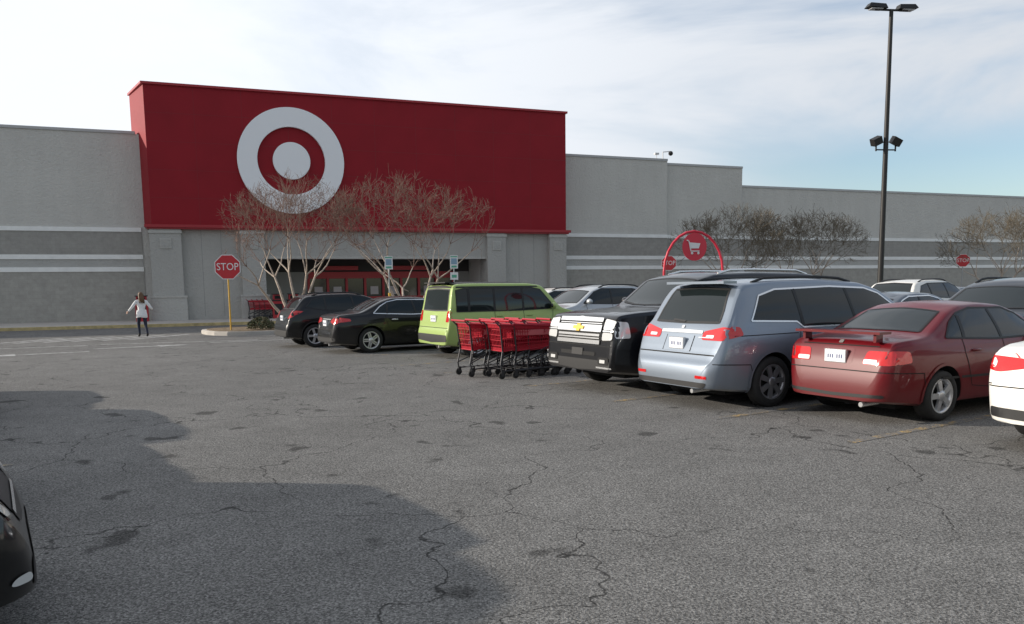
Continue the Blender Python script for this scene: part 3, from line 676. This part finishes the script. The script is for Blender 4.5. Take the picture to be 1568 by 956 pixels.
# ================================================================== SIGNS
stopr=P('sign_red',(.50,.02,.03),.4); sw=P('sign_white',(.75,.75,.75),.4); yp=P('yellow_post',(.62,.36,.04),.6,noise=.15,nscale=6); galv=P('galvanised',(.4,.41,.42),.45,.6)
txt=text_mesh('STOP',.36,sw,.003)
def stop(loc,zc,wd,rz,post):
    e=empty('stop_sign',loc,rz); m=MB(); R=wd/2/math.cos(math.pi/8)
    o8=lambda r:[(r*math.cos(math.pi/8+i*math.pi/4),r*math.sin(math.pi/8+i*math.pi/4)) for i in range(8)]
    for r,y0,y1,mi in((R,-.035,-.03,1),(R*.94,-.039,-.0355,0)):
        p=o8(r); m.add([(a,y0,zc+b) for a,b in p]+[(a,y1,zc+b) for a,b in p],[tuple(range(7,-1,-1)),tuple(range(8,16))]+[(i,(i+1)%8,8+(i+1)%8,8+i) for i in range(8)],mi)
    m.tube((0,0,0),(0,0,zc+wd*.45),.03,.03,8,2,cap=False)
    obj('sign_and_post',m.mesh('ss',[stopr,sw,post,galv]),e)
    t=obj('lettering',txt,e,(0,-.044,zc)); t.rotation_euler=(rad(90),0,0); t.scale=(wd,wd*1.15,wd)
stop((-10.8,31,.15),2.42,.93,rad(14),yp); stop((8.2,42,0),2.8,.76,rad(-12),galv); stop((29.0,52,0),3.0,.8,rad(-25),galv)
def pk(loc,two):
    m=MB(); m.tube((0,0,0),(0,0,1.5),.055,.055,8,0); m.tube((0,0,1.5),(0,0,3.0),.025,.025,6,1)
    m.box(-.16,.16,-.04,-.032,2.45,2.98,2); m.box(-.12,.12,-.044,-.0405,2.62,2.86,3); m.box(-.14,.14,-.044,-.0405,2.9,2.95,4); m.box(-.11,.11,-.044,-.0405,2.49,2.57,4)
    if two: m.box(-.16,.16,-.04,-.032,2.0,2.3,2); m.box(-.1,.1,-.044,-.0405,2.08,2.2,4)
    obj('accessible_parking_sign',m.mesh('pk',[yp,galv,sw,P('sign_blue',(.22,.34,.45),.4),P('sign_green',(.10,.38,.26),.4)]),None,loc,rad(12))
pk((-4.95,33,.0),False); pk((-2.3,33,0),True)
ca=hw(12.8,-12.55)+Vector((.05,0,0)); e=empty('cart_return_sign',ca,rad(8)); m=MB()
arc=[Vector((-.66,0,0)),Vector((-.66,0,1.95))]+[Vector((-.66*math.cos(rad(a)),0,1.95+.85*math.sin(rad(a)))) for a in range(15,180,15)]+[Vector((.66,0,1.95)),Vector((.66,0,0))]
m.path(arc,.028,10,0)
def disc(cx,cz,r,y0,y1,mi,n=32):
    vs=[(cx+r*math.cos(2*math.pi*i/n),y,cz+r*math.sin(2*math.pi*i/n)*1.1) for y in(y0,y1) for i in range(n)]
    m.add(vs,[tuple(range(n)),tuple(range(2*n-1,n-1,-1))]+[(i,(i+1)%n,n+(i+1)%n,n+i) for i in range(n)],mi)
disc(0,2.47,.27,-.045,-.025,0)
K=.72; Z0=2.47; zz=lambda z:Z0+(z-2.47)*K
m.add([(-.19*K,-.06,zz(2.60)),(.17*K,-.06,zz(2.57)),(.12*K,-.06,zz(2.42)),(-.13*K,-.06,zz(2.42))],[(3,2,1,0)],1)
m.path([Vector((-.25*K,-.06,zz(2.66))),Vector((-.19*K,-.06,zz(2.64))),Vector((-.12*K,-.06,zz(2.34))),Vector((.14*K,-.06,zz(2.34)))],.012,6,1)
for x in(-.06,.08): m.ell((x,-.06,zz(2.28)),(.028,.012,.028),1)
obj('arch',m.mesh('ar',[P('cart_red',(.62,.03,.06),.35),sw],fix=False),e)
m=MB()
for w in(-13.8,-11.5):
    for z in(.45,.85): m.path([hw(9.9,w,z),hw(12.9,w,z)],.024,8,0)
    for a in(9.9,11.3,12.9): m.tube(hw(a,w,0),hw(a,w,.88),.026,.026,8,0)
obj('cart_corral',m.mesh('cc',[galv]))
# ================================================================== SHOPPING CARTS
def cart_mesh():
    m=MB(); r=.0075
    T=dict(rl=Vector((0,.29,.99)),rr=Vector((0,-.29,.99)),fl=Vector((.88,.235,.93)),fr=Vector((.88,-.235,.93)))
    B=dict(rl=Vector((.07,.24,.50)),rr=Vector((.07,-.24,.50)),fl=Vector((.76,.19,.56)),fr=Vector((.76,-.19,.56)))
    def panel(a,b,c,d,nu,nv):
        for i in range(nu+1):
            t=i/nu; m.tube(a.lerp(b,t),d.lerp(c,t),r,r,4,0,False,False)
        for j in range(nv+1):
            t=j/nv; m.tube(a.lerp(d,t),b.lerp(c,t),r,r,4,0,False,False)
        for t0,t1 in((0,.14),(.88,1)):
            m.add([a.lerp(d,t0),b.lerp(c,t0),b.lerp(c,t1),a.lerp(d,t1)],[(0,1,2,3)],0)
    panel(T['rl'],T['fl'],B['fl'],B['rl'],16,7); panel(T['rr'],T['fr'],B['fr'],B['rr'],16,7)
    panel(T['fl'],T['fr'],B['fr'],B['fl'],9,7); panel(T['rl'],T['rr'],B['rr'],B['rl'],9,5); panel(B['rl'],B['fl'],B['fr'],B['rr'],12,8)
    m.path([T['rl'],T['fl'],T['fr'],T['rr'],T['rl']],.017,8,0); m.path([B['rl'],B['fl'],B['fr'],B['rr'],B['rl']],.012,6,0)
    for s in(-1,1):
        m.path([Vector((-.1,s*.27,1.05)),Vector((.0,s*.27,.95)),Vector((.05,s*.25,.5)),Vector((.0,s*.26,.25)),Vector((.02,s*.27,.14)),Vector((.9,s*.2,.17)),Vector((.86,s*.2,.3))],.014,8,1)
        m.tube((.0,s*.26,.25),(.76,s*.19,.56),.012,.012,6,1)
        for x,y in((.04,.27),(.88,.2)):
            m.tube((x,s*y,.16),(x,s*y,.1),.02,.015,6,1); m.tube((x-.02,s*y-.014,.062),(x-.02,s*y+.014,.062),.062,.062,14,2)
            m.box(x-.04,x+.02,s*y-.03,s*y-.02,.05,.13,1); m.box(x-.04,x+.02,s*y+.02,s*y+.03,.05,.13,1)
    m.tube((-.1,-.29,1.05),(-.1,.29,1.05),.02,.02,10,0)
    for j in range(5): m.tube((.1+j*.16,-.22,.17),(.1+j*.16,.22,.17),.008,.008,5,1)
    m.add([(.03,-.25,.72),(.03,.25,.72),(.27,.24,.74),(.27,-.24,.74)],[(0,1,2,3)],0)
    m.add([(.27,-.24,.72),(.27,.24,.72),(.21,.26,.97),(.21,-.26,.97)],[(0,1,2,3)],0)
    m.box(.3,.62,-.262,-.255,.78,.88,3)
    return m.mesh('cart',[P('cart_plastic',(.40,.010,.026),.45),P('cart_steel',(.07,.07,.075),.4,.6),M['tire'],P('cart_label',(.55,.12,.13),.5)])
cm=cart_mesh()
for row,(w,h0,n) in enumerate(((-12.5,7.75,5),(-13.2,7.5,5))):
    for i in range(n):
        o=obj('shopping_cart',cm,None,hw(h0+i*.3+random.uniform(-.02,.02),w+random.uniform(-.03,.03)),rad(27)+rad(random.uniform(-3,3)))
stx=math.atan2(.358,.934); E=Vector((.934,.358,0)); NN=Vector((.358,-.934,0)); O0=Vector((-26.5,41.7,0))
def bl(t,y,z=0): return O0+E*t+NN*y+Vector((0,0,z))
for i in range(4): obj('shopping_cart',cm,None,bl(12.2+i*.27,2.2,.14),stx)
def binm():
    m=MB(); m.prism([(-.3,-.3),(.3,-.3),(.3,.3),(-.3,.3)],0,.95,0); m.prism([(-.34,-.34),(.34,-.34),(.34,.34),(-.34,.34)],.95,1.02,1)
    m.box(-.25,.25,-.2,.2,1.02,1.3,0); m.box(-.18,.18,-.205,-.19,1.06,1.24,2); m.box(-.3,.3,-.25,.25,1.3,1.35,1); m.box(-.22,.22,-.304,-.3,.2,.8,1)
    return m.mesh('bin',[P('bin_red',(.4,.02,.03),.5),M['black'],M['dark']])
bm_=binm()
for t,y in((13.75,2.3),(14.6,2.1),(27.2,2.2),(6.9,2.0)): obj('trash_can',bm_,None,bl(t,y,.14),stx)
mm=MB(); mm.tube((0,0,0),(0,0,.95),.1,.1,14,0); mm.ell((0,0,.95),(.1,.1,.06),0,14,6); mm.tube((0,0,.7),(0,0,.78),.104,.104,14,1)
blm=mm.mesh('bl',[P('bollard_red',(.5,.02,.03),.45),sw])
for i in range(5): obj('bollard',blm,None,bl(15+i*2.3,5.9,.14))
# ================================================================== TREES
barkt=P('bark_pale',(.42,.35,.29),.85,noise=.3,nscale=14); twig=P('twigs_reddish',(.21,.135,.105),.9,noise=.25,nscale=3); twig2=P('twigs_brown',(.15,.125,.09),.9,noise=.25,nscale=3)
def tree_mesh(seed,Ht,R,tw,tr=.0065,dens=1.0):
    rnd=random.Random(seed); m=MB()
    def seg(p,q,r0,r1,lvl): m.tube(p,q,max(r0,tr*.8),max(r1,tr*.6),7 if lvl==0 else (5 if lvl==1 else 3),0 if lvl<2 else 1,False,True)
    def inb(p): 
        a=math.hypot(p.x,p.y)/R; top=Ht*(1-.24*a*a) ; return a<1.0 and p.z<top*rnd.uniform(.93,1) and p.z>Ht*.38
    def grow(p,d,L,r,lvl):
        n=4 if lvl<2 else 3; q=p.copy(); rr=r
        dd=d.copy()
        for i in range(n):
            j=.13 if lvl<2 else .17
            dd=(dd+Vector((rnd.gauss(0,j),rnd.gauss(0,j),rnd.gauss(0,j*.6)+(.07 if lvl>1 else .02)))).normalized()
            q2=q+dd*L/n
            r2=rr*(.86 if lvl<2 else .78)
            if lvl>1 and not inb(q2): break
            seg(q,q2,rr,r2,lvl); q=q2; rr=r2
            if lvl in(2,3,4) and rnd.random()<.76*dens:
                ax=dd.orthogonal(); ax.rotate(Quaternion(dd,rnd.uniform(0,6.28)))
                nd=(dd*math.cos(.6)+ax*math.sin(.6)).normalized()
                if lvl<4: grow(q,nd,L*rnd.uniform(.5,.8),rr*.65,lvl+1)
                else:
                    e2=q+nd*rnd.uniform(.18,.4)
                    if inb(e2): seg(q,e2,tr,tr*.7,5)
        if lvl<4:
            k={0:3,1:3,2:2,3:2}[lvl]
            for i in range(k):
                ax=dd.orthogonal(); ax.rotate(Quaternion(dd,i*6.28/k+rnd.uniform(-.5,.5)))
                sp=rnd.uniform(.34,.62); nd=(dd*math.cos(sp)+ax*math.sin(sp)); nd=(nd+Vector((0,0,.06))).normalized()
                grow(q,nd,L*rnd.uniform(.62,.82),rr*.8,lvl+1)
        elif lvl==4:
            for i in range(2):
                nd=(dd+Vector((rnd.gauss(0,.35),rnd.gauss(0,.35),rnd.gauss(.15,.2)))).normalized(); e2=q+nd*rnd.uniform(.2,.45)
                if inb(e2): seg(q,e2,tr,tr*.7,5)
    nt=5
    for i in range(nt):
        a=i*6.28/nt+rnd.uniform(-.3,.3); tl=rnd.uniform(.32,.60)
        d=Vector((math.sin(tl)*math.cos(a),math.sin(tl)*math.sin(a),math.cos(tl)))
        grow(Vector((.12*math.cos(a),.12*math.sin(a),0)),d,Ht*.34,.08,0)
    return m.mesh('tree',[barkt,tw])
tA=tree_mesh(3,6.7,3.1,twig); tB=tree_mesh(11,6.8,3.7,twig); tC=tree_mesh(21,6.5,3.8,twig2,.0095,1.0)
obj('bare_tree',tA,None,(-9.2,34.3,.15)); obj('bare_tree',tB,None,(-4.3,34.6,.15),1)
obj('bare_tree',tC,None,(13.0,47.3,.15)); obj('bare_tree',tC,None,(18.1,50,.15),2.2); obj('bare_tree',tC,None,(30.6,50.5,.15),1.3); obj('bare_tree',tC,None,(41.5,54,.15),3)
m=MB(); rnd=random.Random(5)
for i in range(900):
    a=rnd.uniform(0,6.28); ph=math.acos(rnd.uniform(0,1)); R_=rnd.uniform(.55,1)**.5
    p=Vector((.55*R_*math.sin(ph)*math.cos(a),.45*R_*math.sin(ph)*math.sin(a),.05+.45*R_*math.cos(ph)))
    u=Vector((rnd.gauss(0,1),rnd.gauss(0,1),rnd.gauss(0,1))).normalized(); v=u.orthogonal().normalized()
    m.add([p+u*.05,p+v*.025,p-u*.05,p-v*.025],[(0,1,2,3)],i%2)
for i in range(14): m.tube((0,0,0),(rnd.uniform(-.4,.4),rnd.uniform(-.3,.3),rnd.uniform(.2,.45)),.012,.005,4,2)
sh=m.mesh('shrub',[P('shrub_leaf',(.06,.075,.03),.7),P('shrub_leaf_dry',(.12,.10,.05),.8),barkt])
obj('shrub',sh,None,(-9.7,31.2,.16)); obj('shrub',sh,None,(-8.4,32.0,.16),2,.8); obj('shrub',sh,None,(-6.2,33.4,.16),1,.9)
# ================================================================== WOMAN
def skin(name,vs,es,rs,root,sub=2):
    me=bpy.data.meshes.new(name); me.from_pydata(vs,es,[]); o=bpy.data.objects.new(name,me); COL.objects.link(o)
    md=o.modifiers.new('s','SKIN'); md.use_smooth_shade=True
    sk=me.skin_vertices[0].data if me.skin_vertices else None
    if sk is None:
        bpy.context.view_layer.objects.active=o; o.select_set(True); bpy.ops.mesh.customdata_skin_add(); sk=me.skin_vertices[0].data
    for i,r in enumerate(rs): sk[i].radius=r if isinstance(r,tuple) else (r,r); sk[i].use_root=(i==root)
    s=o.modifiers.new('d','SUBSURF'); s.levels=sub
    dg=bpy.context.evaluated_depsgraph_get(); out=bpy.data.meshes.new_from_object(o.evaluated_get(dg)); bpy.data.objects.remove(o)
    for p in out.polygons:p.use_smooth=True
    return out
skinm=P('skin',(.50,.31,.23),.5); hairm=P('hair_brown',(.12,.065,.03),.6,noise=.3,nscale=30); topm=P('white_cardigan',(.80,.80,.80),.85,noise=.05,nscale=20); jean=P('dark_jeans',(.02,.025,.045),.85,noise=.2,nscale=20); boot=P('boots',(.02,.017,.015),.5)
wm=empty('woman',(-13.6,29.7,0),rad(128),.95)
J=[(0,0,.92),(0,0,1.05),(.01,0,1.22),(.01,0,1.38),(.015,0,1.47),(.03,0,1.55),
 (0,.10,.88),(.16,.10,.50),(.10,.10,.10),(.22,.11,.045),
 (0,-.10,.88),(-.05,-.10,.49),(-.27,-.10,.14),(-.18,-.11,.05),
 (.0,.18,1.38),(.02,.34,1.17),(.16,.44,1.02),
 (.0,-.18,1.38),(-.05,-.33,1.15),(.13,-.42,1.08)]
Ed=[(0,1),(1,2),(2,3),(3,4),(4,5),(0,6),(6,7),(7,8),(8,9),(0,10),(10,11),(11,12),(12,13),(3,14),(14,15),(15,16),(3,17),(17,18),(18,19)]
Rr=[(.115,.15),(.11,.13),(.12,.15),(.10,.14),.05,.048,.092,.062,.045,.04,.092,.062,.045,.04,.07,.052,.036,.07,.052,.036]
bme=skin('body',J,Ed,Rr,0)
bme.materials.clear()
for mt in(topm,jean,skinm,boot): bme.materials.append(mt)
for p in bme.polygons:
    c=p.center
    if c.z<.17: k=3
    elif c.z<.84: k=1
    elif c.z>1.46 and abs(c.y)<.1: k=2
    else: k=0
    p.material_index=k
obj('body',bme,wm)
m=MB(); n=20
vs=[]
for z,rx,ry in((1.06,.14,.17),(.92,.16,.19),(.78,.175,.205),(.77,.165,.195),(.95,.12,.15)):
    for i in range(n):
        t=2*math.pi*i/n; q=1+.05*math.sin(5*t); vs.append((rx*q*math.cos(t),ry*q*math.sin(t),z+.015*math.sin(3*t)))
m.add(vs,[(j*n+i,j*n+(i+1)%n,(j+1)*n+(i+1)%n,(j+1)*n+i) for j in range(4) for i in range(n)],0,True)
obj('cardigan_hem',m.mesh('hem',[topm]),wm)
m=MB()
m.ell((.045,0,1.62),(.092,.075,.115),0,18,14); m.ell((.085,0,1.565),(.05,.05,.045),0,12,8)
m.ell((.137,0,1.615),(.018,.012,.02),0,8,6)
for s in(-1,1):
    m.ell((.118,s*.03,1.64),(.012,.013,.008),1,8,6); m.ell((.127,s*.03,1.64),(.005,.006,.006),2,8,6); m.ell((.04,s*.078,1.62),(.018,.01,.028),0,8,6); m.tube((.125,s*.018,1.658),(.116,s*.045,1.657),.004,.003,5,3)
m.ell((.127,0,1.575),(.008,.022,.007),4,8,6)
obj('head',m.mesh('head',[skinm,sw,M['black'],hairm,P('lips',(.4,.12,.1),.5)]),wm)
m=MB()
m.ell((.02,0,1.645),(.105,.09,.115),0,18,12)
for i in range(46):
    y=.08*math.cos(math.pi*(i+.5)/46); x=-.035-.05*math.sin(math.pi*(i+.5)/46)
    p=Vector((x*.8,y,1.66)); q=Vector((x-.05,y*1.1,1.5)); r_=Vector((x-.07+random.uniform(-.02,.02),y*1.1+random.uniform(-.02,.02),1.36+random.uniform(-.05,.03)))
    m.tube(p,q,.018,.02,6,0); m.tube(q,r_,.02,.006,6,0)
obj('hair',m.mesh('hair',[hairm]),wm)
def hand(wr,dirv,side):
    d=Vector(dirv).normalized(); up=Vector((0,0,1)); sd=d.cross(up).normalized()*side
    V=[Vector(wr),Vector(wr)+d*.045,Vector(wr)+d*.085]; Eh=[(0,1),(1,2)]; Rh=[(.018,.024),(.016,.034),(.013,.034)]
    hm=skin('hand',[tuple(v) for v in V],Eh,Rh,0,1); hm.materials.clear(); hm.materials.append(skinm); obj('hand',hm,wm)
    for i,(o_,L) in enumerate(((-.026,.065),(-.009,.075),(.009,.07),(.026,.055))):
        b=Vector(wr)+d*.08+up*o_; k1=b+d*L*.45; k2=k1+d*L*.35+sd*L*.15; k3=k2+d*L*.15+sd*L*.2
        fm=skin('finger',[tuple(b),tuple(k1),tuple(k2),tuple(k3)],[(0,1),(1,2),(2,3)],[.009,.0085,.008,.007],0,1); fm.materials.clear(); fm.materials.append(skinm); obj('finger',fm,wm)
    b=Vector(wr)+d*.03-up*.03; 
    fm=skin('thumb',[tuple(b),tuple(b+d*.03-up*.025),tuple(b+d*.06-up*.03)],[(0,1),(1,2)],[.011,.01,.008],0,1); fm.materials.clear(); fm.materials.append(skinm); obj('thumb',fm,wm)
hand((.17,.445,1.01),(.8,.4,-.5),1); hand((.14,-.425,1.085),(.95,-.25,.1),-1)
# ================================================================== SKY, SUN
S=Vector((-.995,.06,0)).normalized(); el=rad(17.5); S=Vector((S.x*math.cos(el),S.y*math.cos(el),math.sin(el)))
wo=bpy.data.worlds.new('World'); scene.world=wo; wo.use_nodes=True; nt=wo.node_tree; nt.nodes.clear(); L=nt.links
out=N(nt,'ShaderNodeOutputWorld'); bg=N(nt,'ShaderNodeBackground'); bg.inputs['Strength'].default_value=.12
sk=N(nt,'ShaderNodeTexSky'); sk.sky_type='NISHITA'; sk.sun_disc=False; sk.sun_elevation=el; sk.sun_rotation=math.atan2(S.x,S.y); sk.dust_density=.8; sk.ozone_density=2.0
tc=N(nt,'ShaderNodeTexCoord'); mp=N(nt,'ShaderNodeMapping'); mp.inputs['Scale'].default_value=(1,1,3.4); mp.inputs['Rotation'].default_value=(0,rad(8),.3)
L.new(tc.outputs['Generated'],mp.inputs['Vector'])
def wmr(src,a,b,c,d):
    r=N(nt,'ShaderNodeMapRange'); r.interpolation_type='SMOOTHSTEP'; r.inputs['From Min'].default_value=a; r.inputs['From Max'].default_value=b; r.inputs['To Min'].default_value=c; r.inputs['To Max'].default_value=d; L.new(src,r.inputs['Value']); return r.outputs[0]
def wmul(a,b,op='MULTIPLY'):
    q=N(nt,'ShaderNodeMath',operation=op); 
    for i,v in enumerate((a,b)):
        if isinstance(v,(int,float)): q.inputs[i].default_value=v
        else: L.new(v,q.inputs[i])
    return q.outputs[0]
n1=N(nt,'ShaderNodeTexNoise',i_Scale=1.9,i_Detail=6.0,i_Roughness=.58,i_Distortion=.5); L.new(mp.outputs[0],n1.inputs['Vector'])
cl=wmr(n1.outputs['Fac'],.34,.60,.30,.95)
sp=N(nt,'ShaderNodeSeparateXYZ'); L.new(tc.outputs['Generated'],sp.inputs[0])
low=wmr(sp.outputs[2],.13,.19,1,0); rt=wmr(sp.outputs[0],.12,.40,0,.9)
cl=wmul(cl,wmul(1.0,wmul(low,rt),'SUBTRACT'))
cl=wmul(cl,wmr(sp.outputs[2],.5,.85,1,.35))
nd=N(nt,'ShaderNodeVectorMath',operation='DOT_PRODUCT'); nd.inputs[1].default_value=tuple(S); L.new(tc.outputs['Generated'],nd.inputs[0])
lf=wmr(nd.outputs['Value'],-.30,.75,0,1)
lf2=wmul(wmul(1.0,lf,'SUBTRACT'),wmul(1.0,cl,'SUBTRACT'))
cl=wmul(1.0,lf2,'SUBTRACT')
br=wmul(wmr(nd.outputs['Value'],-.5,.45,6.3,8.8),wmr(sp.outputs[1],-.3,.2,.72,1))
cc=N(nt,'ShaderNodeVectorMath',operation='SCALE'); cc.inputs[0].default_value=(.94,.98,1.04); L.new(br,cc.inputs['Scale'])
mx=N(nt,'ShaderNodeMix',data_type='RGBA'); L.new(cl,mx.inputs[0])
sb=N(nt,'ShaderNodeVectorMath',operation='SCALE'); sb.inputs['Scale'].default_value=1.4; L.new(sk.outputs[0],sb.inputs[0]); L.new(sb.outputs[0],mx.inputs[6]); L.new(cc.outputs[0],mx.inputs[7])
L.new(mx.outputs[2],bg.inputs['Color']); L.new(bg.outputs[0],out.inputs['Surface'])
sl=bpy.data.lights.new('sun','SUN'); sl.energy=5.0; sl.angle=rad(.55); sl.color=(1,.91,.79)
so=bpy.data.objects.new('sun',sl); COL.objects.link(so); so.rotation_euler=S.to_track_quat('Z','Y').to_euler(); so.location=(-40,5,30)
# ================================================================== CAMERA
cam=bpy.data.cameras.new('camera'); co=bpy.data.objects.new('camera',cam); COL.objects.link(co)
cam.sensor_width=36; cam.lens=1230/1568*36; cam.shift_y=.070; cam.clip_end=3000; cam.clip_start=.05
co.matrix_world=Matrix.Translation((0,0,1.65))@Matrix.Rotation(rad(90-6.82),4,'X')@Matrix.Rotation(-.013,4,'Z')
scene.camera=co
scene.view_settings.view_transform='Standard'; scene.view_settings.look='None'; scene.view_settings.exposure=0
